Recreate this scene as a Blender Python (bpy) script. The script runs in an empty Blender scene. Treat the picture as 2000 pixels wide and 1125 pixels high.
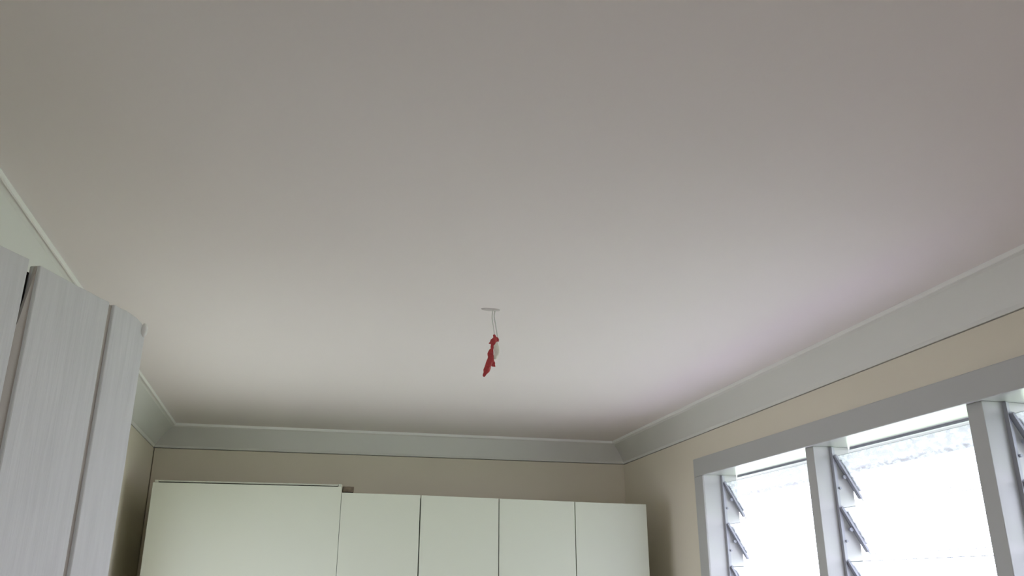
import bpy, bmesh, math, random
from mathutils import Vector, Matrix, noise
random.seed(7)
S = bpy.context.scene
COL = S.collection
F = 1.494                 # camera height above the floor (metres)
CZ = F + 0.906            # ceiling height 2.40
XL, XR, YB, YF = -0.841, 1.993, 5.191, -2.7   # room faces

# ------------------------------------------------------------------ camera
yaw, pitch, roll, fpx = 0.2369, 0.3455, -0.0005, 1658.4
cy, sy, cp, sp = math.cos(yaw), math.sin(yaw), math.cos(pitch), math.sin(pitch)
fwd = Vector((sy*cp, cy*cp, sp)); rt = Vector((cy, -sy, 0)); up = rt.cross(fwd)
cam = bpy.data.cameras.new('camera'); co = bpy.data.objects.new('camera', cam); COL.objects.link(co)
co.matrix_world = Matrix(((rt.x, up.x, -fwd.x, 0), (rt.y, up.y, -fwd.y, 0), (rt.z, up.z, -fwd.z, F), (0, 0, 0, 1)))
cam.sensor_width = 36; cam.lens = fpx*36/2000; cam.clip_start = 0.02
S.camera = co

# ------------------------------------------------------------------ light
SKY = 7.2
w = bpy.data.worlds.new('overcast_sky'); S.world = w; w.use_nodes = True
nt = w.node_tree; bg = nt.nodes['Background']
bg.inputs['Color'].default_value = (0.97, 0.965, 1.15, 1); bg.inputs['Strength'].default_value = SKY
S.cycles.use_denoising = True
S.cycles.max_bounces = 14; S.cycles.diffuse_bounces = 8; S.cycles.transparent_max_bounces = 24
S.view_settings.view_transform = 'Standard'; S.view_settings.look = 'None'
S.view_settings.gamma = 1; S.view_settings.use_curve_mapping = False
S.view_settings.exposure = 0.11

def area(name, loc, direction, sx, sy_, power, color=(1, 1, 1), portal=False):
    l = bpy.data.lights.new(name, 'AREA'); l.shape = 'RECTANGLE'; l.size = sx; l.size_y = sy_
    l.energy = power; l.color = color
    o = bpy.data.objects.new(name, l); COL.objects.link(o)
    o.location = loc; o.rotation_euler = Vector(direction).to_track_quat('-Z', 'Y').to_euler()
    if portal: l.cycles.is_portal = True
    return o
# the louvre window lets the overcast sky in (portal: only guides the sampling)
area('window_portal', (2.32, 2.6, F-0.02), (-1, 0, 0), 3.2, 1.5, 1, portal=True)
area('added_rear_portal', (-0.13, -2.9, 1.35), (0, 1, 0), 1.25, 1.2, 1, portal=True)  # portal of the unseen window added for fill light
area('added_left_portal', (-1.03, 3.4, F-0.09), (1, 0, 0), 1.02, 1.3, 1, portal=True)  # portal of the added window in the left wall

# ------------------------------------------------------------------ materials
def mat(name, color, rough=0.5, bump=0.0, bscale=40, stretch=None, vary=0.0, vscale=3, metal=0.0, spec=0.5):
    m = bpy.data.materials.new(name); m.use_nodes = True
    n = m.node_tree.nodes; L = m.node_tree.links; b = n['Principled BSDF']
    b.inputs['Base Color'].default_value = (*color, 1); b.inputs['Roughness'].default_value = rough
    b.inputs['Metallic'].default_value = metal; b.inputs['Specular IOR Level'].default_value = spec
    tc = n.new('ShaderNodeTexCoord'); mp = n.new('ShaderNodeMapping'); L.new(tc.outputs['Object'], mp.inputs[0])
    if stretch: mp.inputs['Scale'].default_value = stretch
    if bump:
        t = n.new('ShaderNodeTexNoise'); t.inputs['Scale'].default_value = bscale; t.inputs['Detail'].default_value = 4
        L.new(mp.outputs[0], t.inputs[0])
        bp = n.new('ShaderNodeBump'); bp.inputs['Strength'].default_value = bump; bp.inputs['Distance'].default_value = 0.004
        L.new(t.outputs[0], bp.inputs['Height']); L.new(bp.outputs[0], b.inputs['Normal'])
    if vary:
        t = n.new('ShaderNodeTexNoise'); t.inputs['Scale'].default_value = vscale; t.inputs['Detail'].default_value = 3
        L.new(mp.outputs[0], t.inputs[0])
        r = n.new('ShaderNodeMapRange'); r.inputs[1].default_value = 0.3; r.inputs[2].default_value = 0.7
        r.inputs[3].default_value = 1-vary; r.inputs[4].default_value = 1+vary
        L.new(t.outputs[0], r.inputs[0])
        mx = n.new('ShaderNodeVectorMath'); mx.operation = 'SCALE'; mx.inputs[0].default_value = color
        L.new(r.outputs[0], mx.inputs['Scale']); L.new(mx.outputs[0], b.inputs['Base Color'])
    return m
M_ceil = mat('ceiling_paint', (0.87, 0.82, 0.82), 0.85, 0.06, 90, vary=0.012, vscale=1.2)
M_cove = mat('cornice_paint', (0.80, 0.80, 0.78), 0.7, 0.04, 60)
M_lip = mat('lip_highlight_white', (0.90, 0.90, 0.89), 0.45)  # lighter than the cove: the lip's highlight is put into the colour
M_wall = mat('cream_wall_paint', (0.72, 0.665, 0.55), 0.7, 0.05, 120, vary=0.015, vscale=2)
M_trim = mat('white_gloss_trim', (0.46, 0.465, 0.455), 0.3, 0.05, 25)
M_cab = mat('cabinet_laminate', (0.61, 0.64, 0.53), 0.38, 0.0)
M_cabin = mat('cabinet_carcass', (0.60, 0.62, 0.52), 0.5)
M_door = mat('brushed_white_paint', (0.68, 0.69, 0.69), 0.5, 0.35, 18, stretch=(6, 6, 0.5), vary=0.05, vscale=9)
M_tongue = mat('groove_shade_paint', (0.46, 0.425, 0.39), 0.7, 0.3, 30, vary=0.1, vscale=8)  # dull brown carries the shade of the recessed groove
M_dark = mat('shade_near_black', (0.03, 0.026, 0.022), 0.9)  # near black painted as shade: door crack and gap under the offcut
M_alu = mat('dull_aluminium', (0.33, 0.34, 0.38), 0.45, 0.1, 60, metal=0.15)
M_chan = mat('pale_aluminium', (0.40, 0.41, 0.45), 0.5)
M_edge = mat('green_glass_edge', (0.10, 0.17, 0.16), 0.15)
M_floor = mat('timber_floor', (0.48, 0.42, 0.39), 0.4, 0.1, 12, stretch=(1, 12, 1), vary=0.2, vscale=3)
M_ground = mat('pale_concrete', (0.34, 0.325, 0.355), 0.9, 0.3, 20, vary=0.08)
M_far = mat('bright_lawn', (0.36, 0.48, 0.27), 0.9, 0.5, 60, vary=0.2, vscale=12)
M_lawn = mat('lawn', (0.38, 0.40, 0.33), 0.9, 0.5, 60, vary=0.2, vscale=12)
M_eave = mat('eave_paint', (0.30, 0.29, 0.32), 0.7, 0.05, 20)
M_red = mat('red_tape', (0.44, 0.035, 0.04), 0.35, 0.5, 120, vary=0.12, vscale=60)
M_whtape = mat('white_tape', (0.82, 0.80, 0.72), 0.45, 0.4, 110)
M_wire = mat('white_cable', (0.74, 0.76, 0.72), 0.4)
M_patch = mat('hole_shade_grey', (0.64, 0.60, 0.595), 0.8, 0.1, 40)  # greyer than the ceiling, to draw the shaded cable hole
M_block = mat('brown_timber', (0.15, 0.115, 0.075), 0.8, 0.4, 60, vary=0.25, vscale=50)

def glass_mat():
    m = bpy.data.materials.new('obscure_louvre_glass'); m.use_nodes = True
    n = m.node_tree.nodes; L = m.node_tree.links; n.remove(n['Principled BSDF'])
    out = n['Material Output']
    tc = n.new('ShaderNodeTexCoord'); mp = n.new('ShaderNodeMapping'); mp.inputs['Scale'].default_value = (1, 0.6, 1)
    L.new(tc.outputs['Object'], mp.inputs[0])
    t = n.new('ShaderNodeTexNoise'); t.inputs['Scale'].default_value = 60; t.inputs['Detail'].default_value = 1.5
    L.new(mp.outputs[0], t.inputs[0])
    bp = n.new('ShaderNodeBump'); bp.inputs['Strength'].default_value = 0.9; bp.inputs['Distance'].default_value = 0.006
    L.new(t.outputs[0], bp.inputs['Height'])
    r = n.new('ShaderNodeMapRange'); r.inputs[1].default_value = 0.40; r.inputs[2].default_value = 0.60
    r.inputs[3].default_value = 0.12; r.inputs[4].default_value = 0.34
    L.new(t.outputs[0], r.inputs[0])
    tr = n.new('ShaderNodeBsdfTransparent'); tr.inputs[0].default_value = (0.95, 0.955, 0.98, 1)
    tl = n.new('ShaderNodeBsdfTranslucent'); tl.inputs[0].default_value = (0.92, 0.94, 0.97, 1)
    gl = n.new('ShaderNodeBsdfGlossy'); gl.inputs['Roughness'].default_value = 0.12
    L.new(bp.outputs[0], tl.inputs['Normal']); L.new(bp.outputs[0], gl.inputs['Normal'])
    a = n.new('ShaderNodeMixShader'); L.new(r.outputs[0], a.inputs[0]); L.new(tr.outputs[0], a.inputs[1]); L.new(tl.outputs[0], a.inputs[2])
    b = n.new('ShaderNodeMixShader'); b.inputs[0].default_value = 0.06; L.new(a.outputs[0], b.inputs[1]); L.new(gl.outputs[0], b.inputs[2])
    L.new(b.outputs[0], out.inputs['Surface'])
    return m
M_glass = glass_mat()
M_clear = bpy.data.materials.new('clear_glass'); M_clear.use_nodes = True
_n = M_clear.node_tree.nodes; _l = M_clear.node_tree.links; _n.remove(_n['Principled BSDF'])
_t = _n.new('ShaderNodeBsdfTransparent'); _t.inputs[0].default_value = (0.96, 0.98, 0.96, 1); _g = _n.new('ShaderNodeBsdfGlossy'); _g.inputs['Roughness'].default_value = 0.02
_m = _n.new('ShaderNodeMixShader'); _m.inputs[0].default_value = 0.06
_l.new(_t.outputs[0], _m.inputs[1]); _l.new(_g.outputs[0], _m.inputs[2]); _l.new(_m.outputs[0], _n['Material Output'].inputs['Surface'])

# ------------------------------------------------------------------ helpers
def box(bm, x0, x1, y0, y1, z0, z1, mi=0):
    vs = [bm.verts.new(v) for v in ((x0,y0,z0),(x1,y0,z0),(x1,y1,z0),(x0,y1,z0),(x0,y0,z1),(x1,y0,z1),(x1,y1,z1),(x0,y1,z1))]
    for f in ((0,3,2,1),(4,5,6,7),(0,1,5,4),(1,2,6,5),(2,3,7,6),(3,0,4,7)):
        fc = bm.faces.new([vs[i] for i in f]); fc.material_index = mi
    return vs
def hexa(bm, p, mi=0):          # eight points: bottom four, top four
    vs = [bm.verts.new(v) for v in p]
    for f in ((0,3,2,1),(4,5,6,7),(0,1,5,4),(1,2,6,5),(2,3,7,6),(3,0,4,7)):
        fc = bm.faces.new([vs[i] for i in f]); fc.material_index = mi
    return vs
def prism(bm, pts, ext, mi=0):  # closed outline swept by the vector ext
    a = [bm.verts.new(p) for p in pts]; b = [bm.verts.new(Vector(p)+Vector(ext)) for p in pts]
    n = len(pts)
    bm.faces.new(a).material_index = mi; bm.faces.new(b[::-1]).material_index = mi
    for i in range(n): bm.faces.new((a[i], b[i], b[(i+1)%n], a[(i+1)%n])).material_index = mi
def cyl(bm, c, axis, r, h, n=12, mi=0):
    q = Vector(axis).to_track_quat('Z', 'Y'); c = Vector(c)
    a = [bm.verts.new(c + q @ Vector((r*math.cos(t), r*math.sin(t), 0))) for t in [2*math.pi*i/n for i in range(n)]]
    b = [bm.verts.new(v.co + q @ Vector((0, 0, h))) for v in a]
    bm.faces.new(a[::-1]).material_index = mi; bm.faces.new(b).material_index = mi
    for i in range(n): bm.faces.new((a[i], a[(i+1)%n], b[(i+1)%n], b[i])).material_index = mi
def tube(bm, path, n=10, flat=1.0, crump=0.0, seed=0):
    pts = [Vector(p[:3]) for p in path]; rad = [p[3] for p in path]
    # resample smoothly (Catmull-Rom)
    P, Rr = [], []
    for i in range(len(pts)-1):
        a = pts[max(i-1, 0)]; b = pts[i]; c = pts[i+1]; d = pts[min(i+2, len(pts)-1)]
        for k in range(5):
            t = k/5
            P.append(0.5*((2*b)+(c-a)*t+(2*a-5*b+4*c-d)*t*t+(3*b-a-3*c+d)*t**3)); Rr.append(rad[i]*(1-t)+rad[i+1]*t)
    P.append(pts[-1]); Rr.append(rad[-1])
    rings = []
    for i, p in enumerate(P):
        d = (P[min(i+1, len(P)-1)]-P[max(i-1, 0)]).normalized()
        x = d.cross(Vector((0, 1, 0))).normalized(); y = x.cross(d)
        ring = []
        for k in range(n):
            t = 2*math.pi*k/n; v = x*math.cos(t)*Rr[i] + y*math.sin(t)*Rr[i]*flat
            q = p+v
            if crump:
                nn = noise.noise_vector(q*110+Vector((seed*9, 0, 0)))
                q = q + nn*crump*min(1, Rr[i]/0.006)
            ring.append(bm.verts.new(q))
        rings.append(ring)
    for i in range(len(rings)-1):
        for k in range(n): bm.faces.new((rings[i][k], rings[i][(k+1)%n], rings[i+1][(k+1)%n], rings[i+1][k]))
    bm.faces.new(rings[0][::-1]); bm.faces.new(rings[-1])
def obj(name, bm, mats, parent=None, bevel=0, smooth=False, origin=None):
    bmesh.ops.recalc_face_normals(bm, faces=bm.faces)
    me = bpy.data.meshes.new(name)
    if origin is not None:
        bmesh.ops.translate(bm, verts=bm.verts, vec=-Vector(origin))
    bm.to_mesh(me); bm.free()
    for m in (mats if isinstance(mats, (list, tuple)) else [mats]): me.materials.append(m)
    if smooth:
        for p in me.polygons: p.use_smooth = True
    o = bpy.data.objects.new(name, me); COL.objects.link(o)
    if origin is not None: o.location = Vector(origin)
    if parent: o.parent = parent
    if bevel:
        b = o.modifiers.new('bevel', 'BEVEL'); b.width = bevel; b.segments = 2; b.limit_method = 'ANGLE'
    return o
def empty(name, loc=(0, 0, 0)):
    o = bpy.data.objects.new(name, None); COL.objects.link(o); o.location = loc; o.empty_display_size = 0.1; return o
def tag(o, label=None, cat=None, group=None, kind=None):
    if label: o['label'] = label
    if cat: o['category'] = cat
    if group: o['group'] = group
    if kind: o['kind'] = kind
    return o
NB = bmesh.new

# ------------------------------------------------------------------ room shell
CV_W, CV_D, LIP = 0.118, 0.1085, 0.014          # cove width, drop below the lip, lip height
ZC = CZ-LIP-CV_D                                 # bottom edge of the cove (z of wall joint)
GAP = 0.005
WIN = dict(y0=1.88, y1=4.043, z0=F-0.62, z1=F+0.560)   # opening in the right wall
DOOR = dict(y0=-0.33, y1=0.60, z1=2.04)
GW = dict(y0=2.75, y1=4.05, z0=F-0.60, z1=F+0.42)      # unseen window added to light the back, behind the open door

bm = NB(); box(bm, XL-0.17, XR+0.17, YF-0.17, YB+0.17, CZ, CZ+0.1); box(bm, XL-1.3, XL-0.17, DOOR['y0']-0.4, DOOR['y1']+0.4, CZ, CZ+0.1)
tag(obj('ceiling', bm, M_ceil), 'flat white plaster ceiling sheet above the whole room', kind='structure')
bm = NB(); box(bm, XL-0.17, XR+0.17, YF-0.17, YB+0.17, -0.1, 0); box(bm, XL-1.3, XL-0.17, DOOR['y0']-0.4, DOOR['y1']+0.4, -0.1, 0)
tag(obj('floor', bm, M_floor), 'timber floor of the room', kind='structure')

bm = NB()   # back wall, held 5 mm off the left wall by the shrinkage crack
box(bm, XL+0.005, XR+0.10, YB, YB+0.17, 0, ZC-GAP)
box(bm, XL-0.17, XR+0.10, YB+0.03, YB+0.17, 0, CZ)
tag(obj('wall_back', bm, M_wall), 'cream back wall showing above the white cabinets', kind='structure')
bm = NB()
box(bm, XL-0.17, XL, YF-0.17, DOOR['y0'], 0, ZC-GAP); box(bm, XL-0.17, XL, DOOR['y1'], GW['y0'], 0, ZC-GAP); box(bm, XL-0.17, XL, GW['y1'], YB+0.03, 0, ZC-GAP)
box(bm, XL-0.17, XL, GW['y0'], GW['y1'], 0, GW['z0']); box(bm, XL-0.17, XL, GW['y0'], GW['y1'], GW['z1'], ZC-GAP)
box(bm, XL-0.17, XL, DOOR['y0'], DOOR['y1'], DOOR['z1'], ZC-GAP)
box(bm, XL-0.17, XL-0.03, YF-0.17, YB+0.03, ZC-GAP, CZ)
tag(obj('wall_left', bm, M_wall), 'cream left wall between the plank door and the tall cabinet', kind='structure')
bm = NB(); hy0, hy1 = DOOR['y0']-0.3, DOOR['y1']+0.3  # added enclosure, unseen, blocks daylight from the doorway
box(bm, XL-1.3, XL-1.2, hy0-0.1, hy1+0.1, 0, CZ); box(bm, XL-1.2, XL-0.17, hy0-0.1, hy0, 0, CZ); box(bm, XL-1.2, XL-0.17, hy1, hy1+0.1, 0, CZ)
tag(obj('wall_hall_blocker', bm, M_wall), 'unseen passage walls added to keep daylight out of the doorway', kind='structure')
bm = NB(); XO = XR+0.17
box(bm, XR, XO, YF-0.17, WIN['y0'], 0, ZC-GAP); box(bm, XR, XO, WIN['y1'], YB, 0, ZC-GAP)
box(bm, XR, XO, WIN['y0'], WIN['y1'], 0, WIN['z0']); box(bm, XR, XO, WIN['y0'], WIN['y1'], WIN['z1']+0.03, ZC-GAP)
box(bm, XR+0.03, XO, YF-0.17, YB+0.1, ZC-GAP, CZ)
tag(obj('wall_right', bm, M_wall), 'cream right wall around the louvre window', kind='structure')
RW = dict(x0=-0.72, x1=0.45, z0=0.80, z1=1.90)      # unseen window added behind the camera for fill light
bm = NB(); box(bm, XL-0.17, RW['x0'], YF-0.17, YF, 0, CZ); box(bm, RW['x1'], XO, YF-0.17, YF, 0, CZ)
box(bm, RW['x0'], RW['x1'], YF-0.17, YF, 0, RW['z0']); box(bm, RW['x0'], RW['x1'], YF-0.17, YF, RW['z1'], CZ)
tag(obj('wall_front', bm, M_wall), 'cream wall behind the camera', kind='structure')

# coved cornice, one mitred length per wall
def cove_profile():
    pr = [(0, CZ+0.001), (0, CZ-LIP), (0.004, CZ-LIP-0.001), (0.007, CZ-LIP+0.004)]      # (distance outwards from the lip, z)
    N = 12
    a = Vector((0.009, CZ-LIP+0.004)); b = Vector((CV_W, ZC+0.001))
    for i in range(1, N+1):
        t = i/N; w_ = 0.008*math.sin(math.pi*t)                               # shallow concave face
        p = a.lerp(b, t); pr.append((p.x+w_*0.7, p.y+w_*0.7))
    pr.append((CV_W+0.001, ZC)); pr.append((CV_W+0.028, ZC)); pr.append((CV_W+0.028, CZ+0.001))
    return pr
PR = cove_profile()
ax, bx, by, fy = XL+CV_W, XR-CV_W, YB-CV_W, YF+CV_W
cor = {'back': ((ax, by), (bx, by), (-1, 1), (1, 1)), 'left': ((ax, fy), (ax, by), (-1, -1), (-1, 1)),
       'right': ((bx, by), (bx, fy), (1, 1), (1, -1)), 'front': ((bx, fy), (ax, fy), (1, -1), (-1, -1))}
for i, (k, (p, q, dp, dq)) in enumerate(cor.items()):
    bm = NB()
    A = [bm.verts.new((p[0]+d*dp[0], p[1]+d*dp[1], z)) for d, z in PR]
    B = [bm.verts.new((q[0]+d*dq[0], q[1]+d*dq[1], z)) for d, z in PR]
    for j in range(len(PR)-1): bm.faces.new((A[j], B[j], B[j+1], A[j+1]))
    bm.faces.new(A); bm.faces.new(B)
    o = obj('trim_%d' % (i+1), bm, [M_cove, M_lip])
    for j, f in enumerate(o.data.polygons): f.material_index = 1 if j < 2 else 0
    for j, f in enumerate(o.data.polygons):
        if 4 <= j < len(PR)-5: f.use_smooth = True
    tag(o, 'white coved cornice with a raised lip along the %s wall' % k, kind='structure')

# ------------------------------------------------------------------ window with louvres
win = tag(empty('window_1', (XR, 2.6, F)), 'white timber window of three louvre bays with obscure glass in the right wall', kind='structure')
INV = Vector((XR, 2.6, F))
def sag(o):      # the old frame is slightly out of level: its far end stands a little higher
    for v in o.data.vertices: v.co.z += 0.0075*((v.co.y+o.location.y+(2.6 if o.parent else 0))-3.0)
def wobj(name, bm, m, bevel=0, **k):
    o = obj(name, bm, m, win, bevel, origin=INV, **k); o.location = (0, 0, 0); sag(o); return o
y0, y1, z0, z1 = WIN['y0'], WIN['y1'], WIN['z0'], WIN['z1']
CF = 1.973
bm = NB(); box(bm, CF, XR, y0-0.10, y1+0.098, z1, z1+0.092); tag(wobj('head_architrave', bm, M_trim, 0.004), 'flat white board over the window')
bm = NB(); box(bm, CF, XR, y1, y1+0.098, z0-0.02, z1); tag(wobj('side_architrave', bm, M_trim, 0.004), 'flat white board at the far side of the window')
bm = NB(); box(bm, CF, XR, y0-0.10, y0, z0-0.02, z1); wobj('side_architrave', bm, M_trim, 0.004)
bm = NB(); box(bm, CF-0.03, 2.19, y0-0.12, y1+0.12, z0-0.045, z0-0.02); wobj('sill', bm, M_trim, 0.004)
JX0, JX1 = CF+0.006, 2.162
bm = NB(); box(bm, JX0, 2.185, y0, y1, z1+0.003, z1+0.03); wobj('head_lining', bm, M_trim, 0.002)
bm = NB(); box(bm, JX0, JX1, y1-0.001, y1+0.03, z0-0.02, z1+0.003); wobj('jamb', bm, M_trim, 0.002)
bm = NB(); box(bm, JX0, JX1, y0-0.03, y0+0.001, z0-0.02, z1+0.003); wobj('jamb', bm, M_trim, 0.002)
mull = [(3.079, 3.137), (2.157, 2.222)]
for a, b in mull:
    bm = NB(); box(bm, 2.000, JX1, a, b, z0-0.02, z1+0.003); wobj('mullion', bm, M_trim, 0.002)
bays = [(3.137, y1-0.001), (2.222, 3.079), (y0+0.001, 2.157)]
PITCH, BX0, BZ0, BX1, BZ1 = 0.2035, 2.088, F+0.522, 2.186, F+0.348
nb = 6
for bi, (a, b) in enumerate(bays):
    # top weather strip closing the head of the bay
    bm = NB(); box(bm, 2.168, 2.184, a, b, z1-0.006, z1+0.004); wobj('weather_strip', bm, M_alu)
    for side, ya in ((1, b), (-1, a)):   # an aluminium channel on each jamb
        ys = sorted((ya, ya-side*0.010))
        bm = NB(); box(bm, 2.077, 2.090, ys[0], ys[1], z0-0.01, z1+0.001)
        box(bm, 2.074, 2.077, *sorted((ya, ya-side*0.016)), z0-0.01, z1+0.001)
        tag(wobj('louvre_channel', bm, M_chan), 'dull grey metal channel')
    for k in range(nb):
        if BZ1-k*PITCH < z0-0.03: break
        top = Vector((BX0, 0, BZ0-k*PITCH)); bot = Vector((BX1, 0, BZ1-k*PITCH))
        d = (bot-top).normalized(); nrm = Vector((d.z, 0, -d.x)); 
        if nrm.x > 0: nrm = -nrm                 # towards the room
        ins = 0.014
        g0, g1 = a+ins, b-ins
        T = 0.0055
        p = [top, bot, bot-nrm*T, top-nrm*T]
        bm = NB()
        vs0 = [bm.verts.new((q.x, g0, q.z)) for q in p]; vs1 = [bm.verts.new((q.x, g1, q.z)) for q in p]
        bm.faces.new((vs0[0], vs0[1], vs1[1], vs1[0])).material_index = 0
        for (i, j) in ((1, 2), (2, 3), (3, 0)):
            f = bm.faces.new((vs0[i], vs0[j], vs1[j], vs1[i])); f.material_index = 0 if i == 2 else 1
        bm.faces.new(vs0[::-1]).material_index = 1; bm.faces.new(vs1).material_index = 1
        blade = wobj('louvre_blade', bm, [M_glass, M_edge])
        if bi == 0 and k == 0: tag(blade, 'obscure rippled glass blade')
        for side, ya in ((1, b), (-1, a)):
            bm = NB()
            e = 0.004
            def P(t, n_, y): q = top+d*t+nrm*n_; return (q.x, y, q.z)
            yo, yi = ya-side*0.010, ya-side*0.030
            Ln = (bot-top).length
            # U-shaped clip: web and two lips, cut short of the blade's lower corner
            def slab(t0, t1, n0, n1, ya_, yb_):
                hexa(bm, [P(t0,n0,ya_),P(t1,n0,ya_),P(t1,n0,yb_),P(t0,n0,yb_),P(t0,n1,ya_),P(t1,n1,ya_),P(t1,n1,yb_),P(t0,n1,yb_)])
            slab(-0.006, Ln*0.93, -T-0.005, 0.009, yo, yo-side*0.003)
            slab(-0.006, Ln*0.93, 0.001, 0.009, yo, yi)
            slab(0.020, Ln*0.80, -T-0.006, -T-0.001, yo, yi)
            # pivot boss and the little lever arm below it
            c = top+d*(Ln*0.42)+nrm*0.016
            cyl(bm, (c.x, yo, c.z), (0, -side, 0), 0.008, 0.012, 8)
            c2 = Vector((2.092, 0, top.z-0.125))
            cyl(bm, (c2.x, ya, c2.z), (0, -side, 0), 0.005, 0.018, 8)
            o = obj('blade_clip', bm, M_alu, blade, 0, origin=INV); o.location = (0, 0, 0)
            for v in o.data.vertices: v.co.z += 0.0075*((v.co.y+2.6)-3.0)

# ------------------------------------------------------------------ outside the window
bm = NB(); box(bm, XO+0.02, XO+2.4, -8, 16, -0.62, -0.5)
tag(obj('ground', bm, M_ground), 'pale concrete yard outside the window', kind='structure')
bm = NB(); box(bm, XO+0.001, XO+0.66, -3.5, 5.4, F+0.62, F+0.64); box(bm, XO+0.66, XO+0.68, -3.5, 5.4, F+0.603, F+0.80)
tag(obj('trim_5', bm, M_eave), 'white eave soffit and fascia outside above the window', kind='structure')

bm = NB(); box(bm, -14, XL-0.19, -8, 14, -0.62, -0.5)
tag(obj('ground', bm, M_lawn), 'green lawn on the garden side of the house', kind='structure')
bm = NB(); box(bm, XO+2.4, 30, -14, 24, -0.63, -0.5)
tag(obj('ground', bm, M_far), 'green lawn beyond the concrete yard outside the louvre window', kind='structure')
bm = NB(); box(bm, XL-0.19, XO+0.02, -14, YF-0.19, -0.62, -0.5)
tag(obj('ground', bm, M_far), 'green lawn beyond the added window behind the camera', kind='structure')
rwin = tag(empty('window_3_added', (0.55, YF, 0)), 'unseen white timber window added behind the camera for fill light', kind='structure')
def robj(name, bm, m): o = obj(name, bm, m, rwin, 0.002, origin=rwin.location); o.location = (0, 0, 0); return o
q = RW
for a, b, c, d2 in ((q['x0']-0.07, q['x0'], q['z0'], q['z1']), (q['x1'], q['x1']+0.07, q['z0'], q['z1']), (q['x0']-0.07, q['x1']+0.07, q['z1'], q['z1']+0.07), (q['x0']-0.08, q['x1']+0.08, q['z0']-0.03, q['z0'])):
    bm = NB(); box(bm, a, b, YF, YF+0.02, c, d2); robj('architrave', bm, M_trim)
bm = NB(); xm = (q['x0']+q['x1'])/2
for a, b in ((q['x0'], q['x0']+0.035), (xm-0.02, xm+0.02), (q['x1']-0.035, q['x1'])): box(bm, a, b, YF-0.11, YF-0.07, q['z0'], q['z1'])
robj('frame', bm, M_trim)
bm = NB(); box(bm, q['x0'], q['x1'], YF-0.092, YF-0.088, q['z0'], q['z1']); robj('pane', bm, M_clear)
# added garden window, unseen, for extra light: frame, two sashes, clear panes
gwin = tag(empty('window_2_added', (XL, 3.15, F)), 'unseen white timber window added for light in the left wall, behind the open door', kind='structure')
def gobj(name, bm, m, bevel=0.002):
    o = obj(name, bm, m, gwin, bevel, origin=gwin.location); o.location = (0, 0, 0); return o
g = GW
for (a, b, c, d2) in ((g['y0']-0.07, g['y0'], g['z0'], g['z1']), (g['y1'], g['y1']+0.07, g['z0'], g['z1']), (g['y0']-0.07, g['y1']+0.07, g['z1'], g['z1']+0.07)):
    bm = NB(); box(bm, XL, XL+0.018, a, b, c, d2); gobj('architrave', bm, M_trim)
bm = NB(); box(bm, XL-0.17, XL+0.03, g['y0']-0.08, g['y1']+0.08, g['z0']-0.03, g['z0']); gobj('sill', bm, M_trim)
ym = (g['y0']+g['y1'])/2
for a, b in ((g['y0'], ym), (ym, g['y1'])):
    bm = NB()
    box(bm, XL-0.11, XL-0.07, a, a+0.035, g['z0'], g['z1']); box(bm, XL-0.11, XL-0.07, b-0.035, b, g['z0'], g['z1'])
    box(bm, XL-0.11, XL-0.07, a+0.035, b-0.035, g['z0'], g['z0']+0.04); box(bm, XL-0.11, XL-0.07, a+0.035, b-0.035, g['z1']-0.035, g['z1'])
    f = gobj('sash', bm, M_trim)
    bm = NB(); box(bm, XL-0.092, XL-0.088, a+0.033, b-0.033, g['z0']+0.038, g['z1']-0.033)
    o = obj('pane', bm, M_clear, f, 0, origin=gwin.location); o.location = (0, 0, 0)

# ------------------------------------------------------------------ plank door, standing open on the left
door = tag(empty('door_1', (-0.354, 1.845, 0)), 'open painted white plank door with vertical boards, cracked joint near the edge', kind='structure')
P0 = Vector((-0.354, 1.845, 0)); U = Vector((-0.384, -0.924, 0)).normalized(); Nn = Vector((0.924, -0.384, 0)).normalized()
def dp(s, n_, z): return P0+U*s+Nn*n_+Vector((0, 0, z))
def dobj(name, bm, m, bevel=0, label=None, **k):
    o = obj(name, bm, m, door, bevel, origin=P0, **k); o.location = (0, 0, 0)
    if label: o['label'] = label
    return o
TH = 0.022
def board(name, s0, s1, topf, z0=0.012, n0=-TH, n1=0.0, m=M_door, bevel=0.0025, edge0=None, edge1=None, label=None, seed=0):
    """a board between s0 and s1; topf(s) gives the height of its sawn top; edges may wander with z"""
    bm = NB()
    zs = [z0, 0.6, 1.2, F-0.02] + [F+0.04*i for i in range(0, 13)]
    ns = 7
    rows = []
    for zi in range(len(zs)+1):
        row = []
        for j in range(ns):
            t = j/(ns-1)
            z = topf(s0+(s1-s0)*t) if zi == len(zs) else min(zs[zi], topf(s0+(s1-s0)*t)-0.02)
            a = edge0(z) if edge0 else s0; b = edge1(z) if edge1 else s1
            row.append((a+(b-a)*t, z))
        rows.append(row)
    fr = [[bm.verts.new(dp(s, n1, z)) for s, z in r] for r in rows]
    bk = [[bm.verts.new(dp(s, n0, z)) for s, z in r] for r in rows]
    H, W = len(rows), ns
    for i in range(H-1):
        for j in range(W-1):
            bm.faces.new((fr[i][j], fr[i][j+1], fr[i+1][j+1], fr[i+1][j]))
            bm.faces.new((bk[i][j], bk[i+1][j], bk[i+1][j+1], bk[i][j+1]))
        bm.faces.new((fr[i][0], fr[i+1][0], bk[i+1][0], bk[i][0])); bm.faces.new((fr[i][-1], bk[i][-1], bk[i+1][-1], fr[i+1][-1]))
    for j in range(W-1):
        bm.faces.new((fr[0][j], bk[0][j], bk[0][j+1], fr[0][j+1])); bm.faces.new((fr[-1][j], fr[-1][j+1], bk[-1][j+1], bk[-1][j]))
    return dobj(name, bm, m, bevel, label)
def nz(s, seed): return 0.0022*noise.noise(Vector((s*38, seed, 0)))
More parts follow.
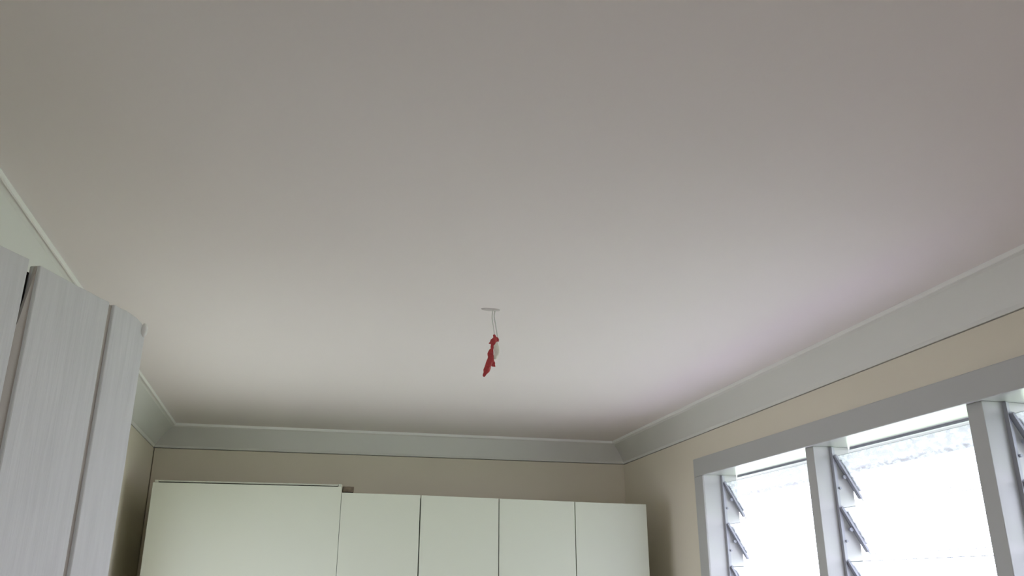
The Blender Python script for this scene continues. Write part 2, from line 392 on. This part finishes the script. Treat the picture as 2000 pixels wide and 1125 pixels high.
def topC(s):
    z = F+0.5435+nz(s, 1)
    if s < 0.045: z -= 0.30*(0.045-s)*min(1, (0.045-s)/0.05)+0.0
    return z
eC = lambda z: -0.012+0.001*noise.noise(Vector((0, 3, z*9)))
board('board', -0.012, 0.104, topC, edge0=eC)
board('tongue', 0.095, 0.132, lambda s: F+0.541, n0=-TH+0.003, n1=-0.0065, m=M_tongue, bevel=0, label='dull brownish strip in the groove between boards',
      edge1=lambda z: 0.132)
board('board', 0.1205, 0.324, lambda s: F+0.5425+nz(s, 2), edge0=lambda z: 0.1205+0.0006*noise.noise(Vector((1, 1, z*14))),
      edge1=lambda z: 0.324+0.0008*noise.noise(Vector((2, 1, z*12))))
def crack(z):
    t = max(0, min(1, (z-(F+0.40))/0.14))
    return 0.353-0.028*t**0.7+0.0022*noise.noise(Vector((5, 5, z*60)))*(1 if t > 0 else 0)
board('tongue', 0.315, 0.345, lambda s: F+0.541, n0=-0.012, n1=-0.0065, m=M_tongue, bevel=0, label='dull brownish strip beside the open crack', edge1=crack)
board('board', 0.351, 0.556, lambda s: F+0.5435-0.012*max(0, s-0.36)*3+nz(s, 3), edge0=lambda z: 0.3515+0.0012*noise.noise(Vector((3, 1, z*10))), label='board left of the open crack')
for s0 in (0.577, 0.803):
    board('board', s0, s0+0.205, lambda s: F+0.542+nz(s, 4))
    board('tongue', s0-0.030, s0+0.010, lambda s: F+0.540, n0=-TH+0.003, n1=-0.0065, m=M_tongue, bevel=0)
board('board', 1.029, 1.105, lambda s: F+0.542+nz(s, 4))
for zz, hh in ((F+0.370, 0.161), (0.95, 0.12), (0.2, 0.12)):  # rails coloured near black so the crack looks shaded
    bm = NB()
    a, b = 0.03, 1.07
    hexa(bm, [dp(a, -TH-0.022, zz), dp(b, -TH-0.022, zz), dp(b, -TH, zz), dp(a, -TH, zz), dp(a, -TH-0.022, zz+hh), dp(b, -TH-0.022, zz+hh), dp(b, -TH, zz+hh), dp(a, -TH, zz+hh)])
    dobj('ledge', bm, M_dark, label='rail across the back of the boards, coloured dark as shade in the crack')
# rounded dollop of paint on the top outer corner
bm = NB(); bmesh.ops.create_icosphere(bm, subdivisions=3, radius=1)
for v in bm.verts:
    q = v.co.copy(); k = 1+0.12*noise.noise(q*1.7)
    v.co = dp(-0.0045+q.x*0.0085*k, 0.001+q.y*0.006*k, F+0.523+q.z*0.0145*k)
dobj('paint_dollop', bm, M_cove, smooth=True, label='small rounded blob of white paint on the corner')

# doorway in the left wall behind the camera: lining and architrave
dw = tag(empty('door_2', (XL, 0.14, 0)), 'white painted doorway lining that the plank door hangs in', kind='structure')
for nm, (a, b, c, d2) in {'side_architrave': (DOOR['y1'], DOOR['y1']+0.07, 0, 2.04), 'side_architrave.': (DOOR['y0']-0.07, DOOR['y0'], 0, 2.04), 'head_architrave': (DOOR['y0']-0.07, DOOR['y1']+0.07, 2.04, 2.11)}.items():
    bm = NB(); box(bm, XL, XL+0.018, a, b, c, d2)
    o = obj(nm.rstrip('.'), bm, M_trim, dw, 0.003, origin=(XL, 0.14, 0)); o.location = (0, 0, 0)

# ------------------------------------------------------------------ cabinets
YD = 4.45        # front face of all the doors
DT = 0.018
K = 4.45/4.60
def door_leaf(name, x0, x1, zt0, zt1, z0, parent, y=YD):
    bm = NB()
    hexa(bm, [(x0,y,z0),(x1,y,z0),(x1,y+DT,z0),(x0,y+DT,z0),(x0,y,zt0),(x1,y,zt1),(x1,y+DT,zt1),(x0,y+DT,zt0)])
    o = obj(name, bm, M_cab, parent, 0.0012, origin=parent.location); o.location = (0, 0, 0); return o
def cpart(name, bm, m, parent, bevel=0.0008, label=None):
    o = obj(name, bm, m, parent, bevel, origin=parent.location); o.location = (0, 0, 0)
    if label: o['label'] = label
    return o
tall = tag(empty('tall_cabinet', (-0.26, 4.85, 0)), 'wide taller white cabinet at the left end of the cabinet row', 'cabinet', 'white cabinets along the back wall')
door_leaf('door', -0.727*K, 0.1975*K, F+0.5215*K, F+0.5245*K, 0.08, tall)
bm = NB(); box(bm, -0.722*K, -0.704*K, YD+DT+0.002, YB-0.002, 0, F+0.5365*K); cpart('side_panel', bm, M_cab, tall)
bm = NB(); box(bm, 0.1805*K, 0.1985*K, YD+DT+0.001, YB-0.002, 0, F+0.5400*K); cpart('side_panel', bm, M_cab, tall, label='side panel standing proud of the door top')
# the door is lapped in front of the panel edge
ta, tb, ty0, ty1 = -0.704*K, 0.1795*K, YD+DT+0.004, YB-0.01
hexa(bm := NB(), [(ta,ty0,F+0.5285*K),(tb,ty0,F+0.5305*K),(tb,ty1,F+0.5305*K),(ta,ty1,F+0.5285*K),
                  (ta,ty0,F+0.5360*K),(tb,ty0,F+0.5385*K),(tb,ty1,F+0.5385*K),(ta,ty1,F+0.5360*K)])
cpart('top_panel', bm, M_cabin, tall)
bm = NB(); box(bm, -0.704*K, 0.178*K, YD+0.05, YD+0.068, 0, 0.078); cpart('kickboard', bm, M_cabin, tall)

ws = [(0.1995, 0.6095, 0.4945, 0.4925), (0.6155, 1.036, 0.4918, 0.4855), (1.041, 1.4655, 0.4848, 0.4785), (1.470, 1.888, 0.4775, 0.4735)]
labs = ['narrow white cabinet door unit directly right of the tall cabinet', 'narrow white cabinet, second to the right of the tall cabinet',
        'narrow white cabinet, third to the right of the tall cabinet', 'narrow white cabinet at the right end, nearest the window']
for i, (x0, x1, za, zb) in enumerate(ws):
    x0, x1, za, zb = x0*K, x1*K, za*K, zb*K
    c = tag(empty('narrow_cabinet', ((x0+x1)/2, 4.85, 0)), labs[i], 'cabinet', 'white cabinets along the back wall')
    fl = 0.0
    door_leaf('door', x0, x1, F+za, F+zb, 0.08, c)
    a = x0+0.001
    b = x1-0.001
    if i == 3: b = x1-0.004
    bm = NB(); box(bm, a, a+0.016, YD+DT+0.002, YB-0.002, 0, F+zb-0.006); cpart('side_panel', bm, M_cab, c)
    bm = NB(); box(bm, b-0.016, b, YD+DT+0.002, YB-0.002, 0, F+zb-0.006); cpart('side_panel', bm, M_cab, c)
    bm = NB(); box(bm, a+0.016, b-0.016, YD+DT+0.003, YB-0.002, F+zb-0.024, F+zb-0.006); cpart('top_panel', bm, M_cabin, c)
    bm = NB(); box(bm, a+0.016, b-0.016, YD+0.05, YD+0.066, 0, 0.078); cpart('kickboard', bm, M_cabin, c)

# short brown timber offcut lying on the first narrow cabinet
blk = tag(empty('timber_offcut', (0.235*K, 4.51, F+0.4870*K)), 'short brown timber offcut on top of the cabinets, against the tall cabinet', 'timber')
bm = NB(); vs = box(bm, 0.2055*K, 0.2605*K, 4.475, 4.55, F+0.5005*K, F+0.5290*K)
bmesh.ops.subdivide_edges(bm, edges=bm.edges, cuts=3, use_grid_fill=True)
for v in bm.verts: v.co += noise.noise_vector(v.co*60)*0.002
o = obj('block', bm, M_block, blk, 0, origin=blk.location); o.location = (0, 0, 0)
bm = NB(); box(bm, 0.2065*K, 0.2535*K, 4.48, 4.545, F+0.4875*K, F+0.5005*K)  # dark box painted as the shaded gap under the block
o = obj('gap_shade', bm, M_dark, blk, 0, origin=blk.location); o.location = (0, 0, 0); o['label'] = 'dark box standing for the shadow gap under the block'

# ------------------------------------------------------------------ capped-off light wiring hanging from the ceiling
HY = 2.67
lt = tag(empty('hanging_wire', (0.582, HY, CZ)), 'bare ceiling light cable with red and white taped ends hanging in mid-ceiling', 'cable')
def hp(name, paths, m, flat, crump, label=None, n=12):
    bm = NB()
    for i, (pt, yo) in enumerate(paths): tube(bm, [(x, HY+yo, F+z, r) for x, z, r in pt], n, flat, crump, i)
    o = obj(name, bm, m, lt, 0, smooth=(crump == 0), origin=lt.location); o.location = (0, 0, 0)
    if label: o['label'] = label
    return o
hp('cable', [([(0.5772,0.912,.0018),(0.5774,0.898,.0018),(0.5758,0.8749,.0018),(0.5798,0.8469,.0018),(0.5851,0.8086,.0018)], 0)], M_wire, 1, 0, 'thin white insulated conductor', 8)
hp('cable', [([(0.5850,0.912,.0020),(0.5852,0.8989,.0020),(0.5828,0.8806,.0020),(0.5881,0.8501,.0020),(0.5951,0.805,.0020)], 0)], M_wire, 1, 0, None, 8)
hp('red_tape', [([(0.58,0.8158,.0020),(0.5851,0.8065,.0076),(0.5809,0.7923,.0107),(0.5766,0.7768,.0048),(0.5749,0.7666,.0042),(0.5713,0.7526,.0091),(0.5705,0.7326,.0107),(0.5643,0.7098,.0117),(0.5571,0.6896,.0091),(0.5485,0.6707,.0036)], -0.002),
                ([(0.5839,0.7963,.0076),(0.574,0.7893,.0066),(0.5648,0.7854,.002)], -0.001),
                ([(0.5839,0.7988,.0056),(0.5951,0.8046,.0046),(0.5969,0.7933,.002)], 0),
                ([(0.5732,0.7352,.0071),(0.5807,0.7208,.0076),(0.5825,0.7065,.0041)], 0.002)], M_red, 0.55, 0.0030, 'crumpled red insulating tape wound down the wire end')
hp('white_tape', [([(0.5919,0.7905,.0025),(0.5908,0.779,.0088),(0.5912,0.7664,.0102),(0.5922,0.7514,.0092),(0.5868,0.7373,.0066),(0.5839,0.7309,.002)], -0.004)], M_whtape, 0.6, 0.0022, 'lump of white tape beside the red')
bm = NB()   # ragged grey patch standing in for the dark cable hole and its shadow
cc = bm.verts.new((0.570, HY, CZ-0.004)); ring = []; ring2 = []
for k in range(24):
    t = 2*math.pi*k/24; r = 1+0.18*noise.noise(Vector((math.cos(t)*2, math.sin(t)*2, 4)))
    ring.append(bm.verts.new((0.570+0.030*r*math.cos(t), HY+0.010*r*math.sin(t), CZ-0.0035)))
    ring2.append(bm.verts.new((0.570+0.034*r*math.cos(t), HY+0.012*r*math.sin(t), CZ+0.001)))
for k in range(24):
    bm.faces.new((cc, ring[k], ring[(k+1) % 24])); bm.faces.new((ring[k], ring2[k], ring2[(k+1) % 24], ring[(k+1) % 24]))
o = obj('hole_shade', bm, M_patch, lt, 0, origin=lt.location); o.location = (0, 0, 0); o['label'] = 'small raised grey patch standing for the cable hole and its shadow'
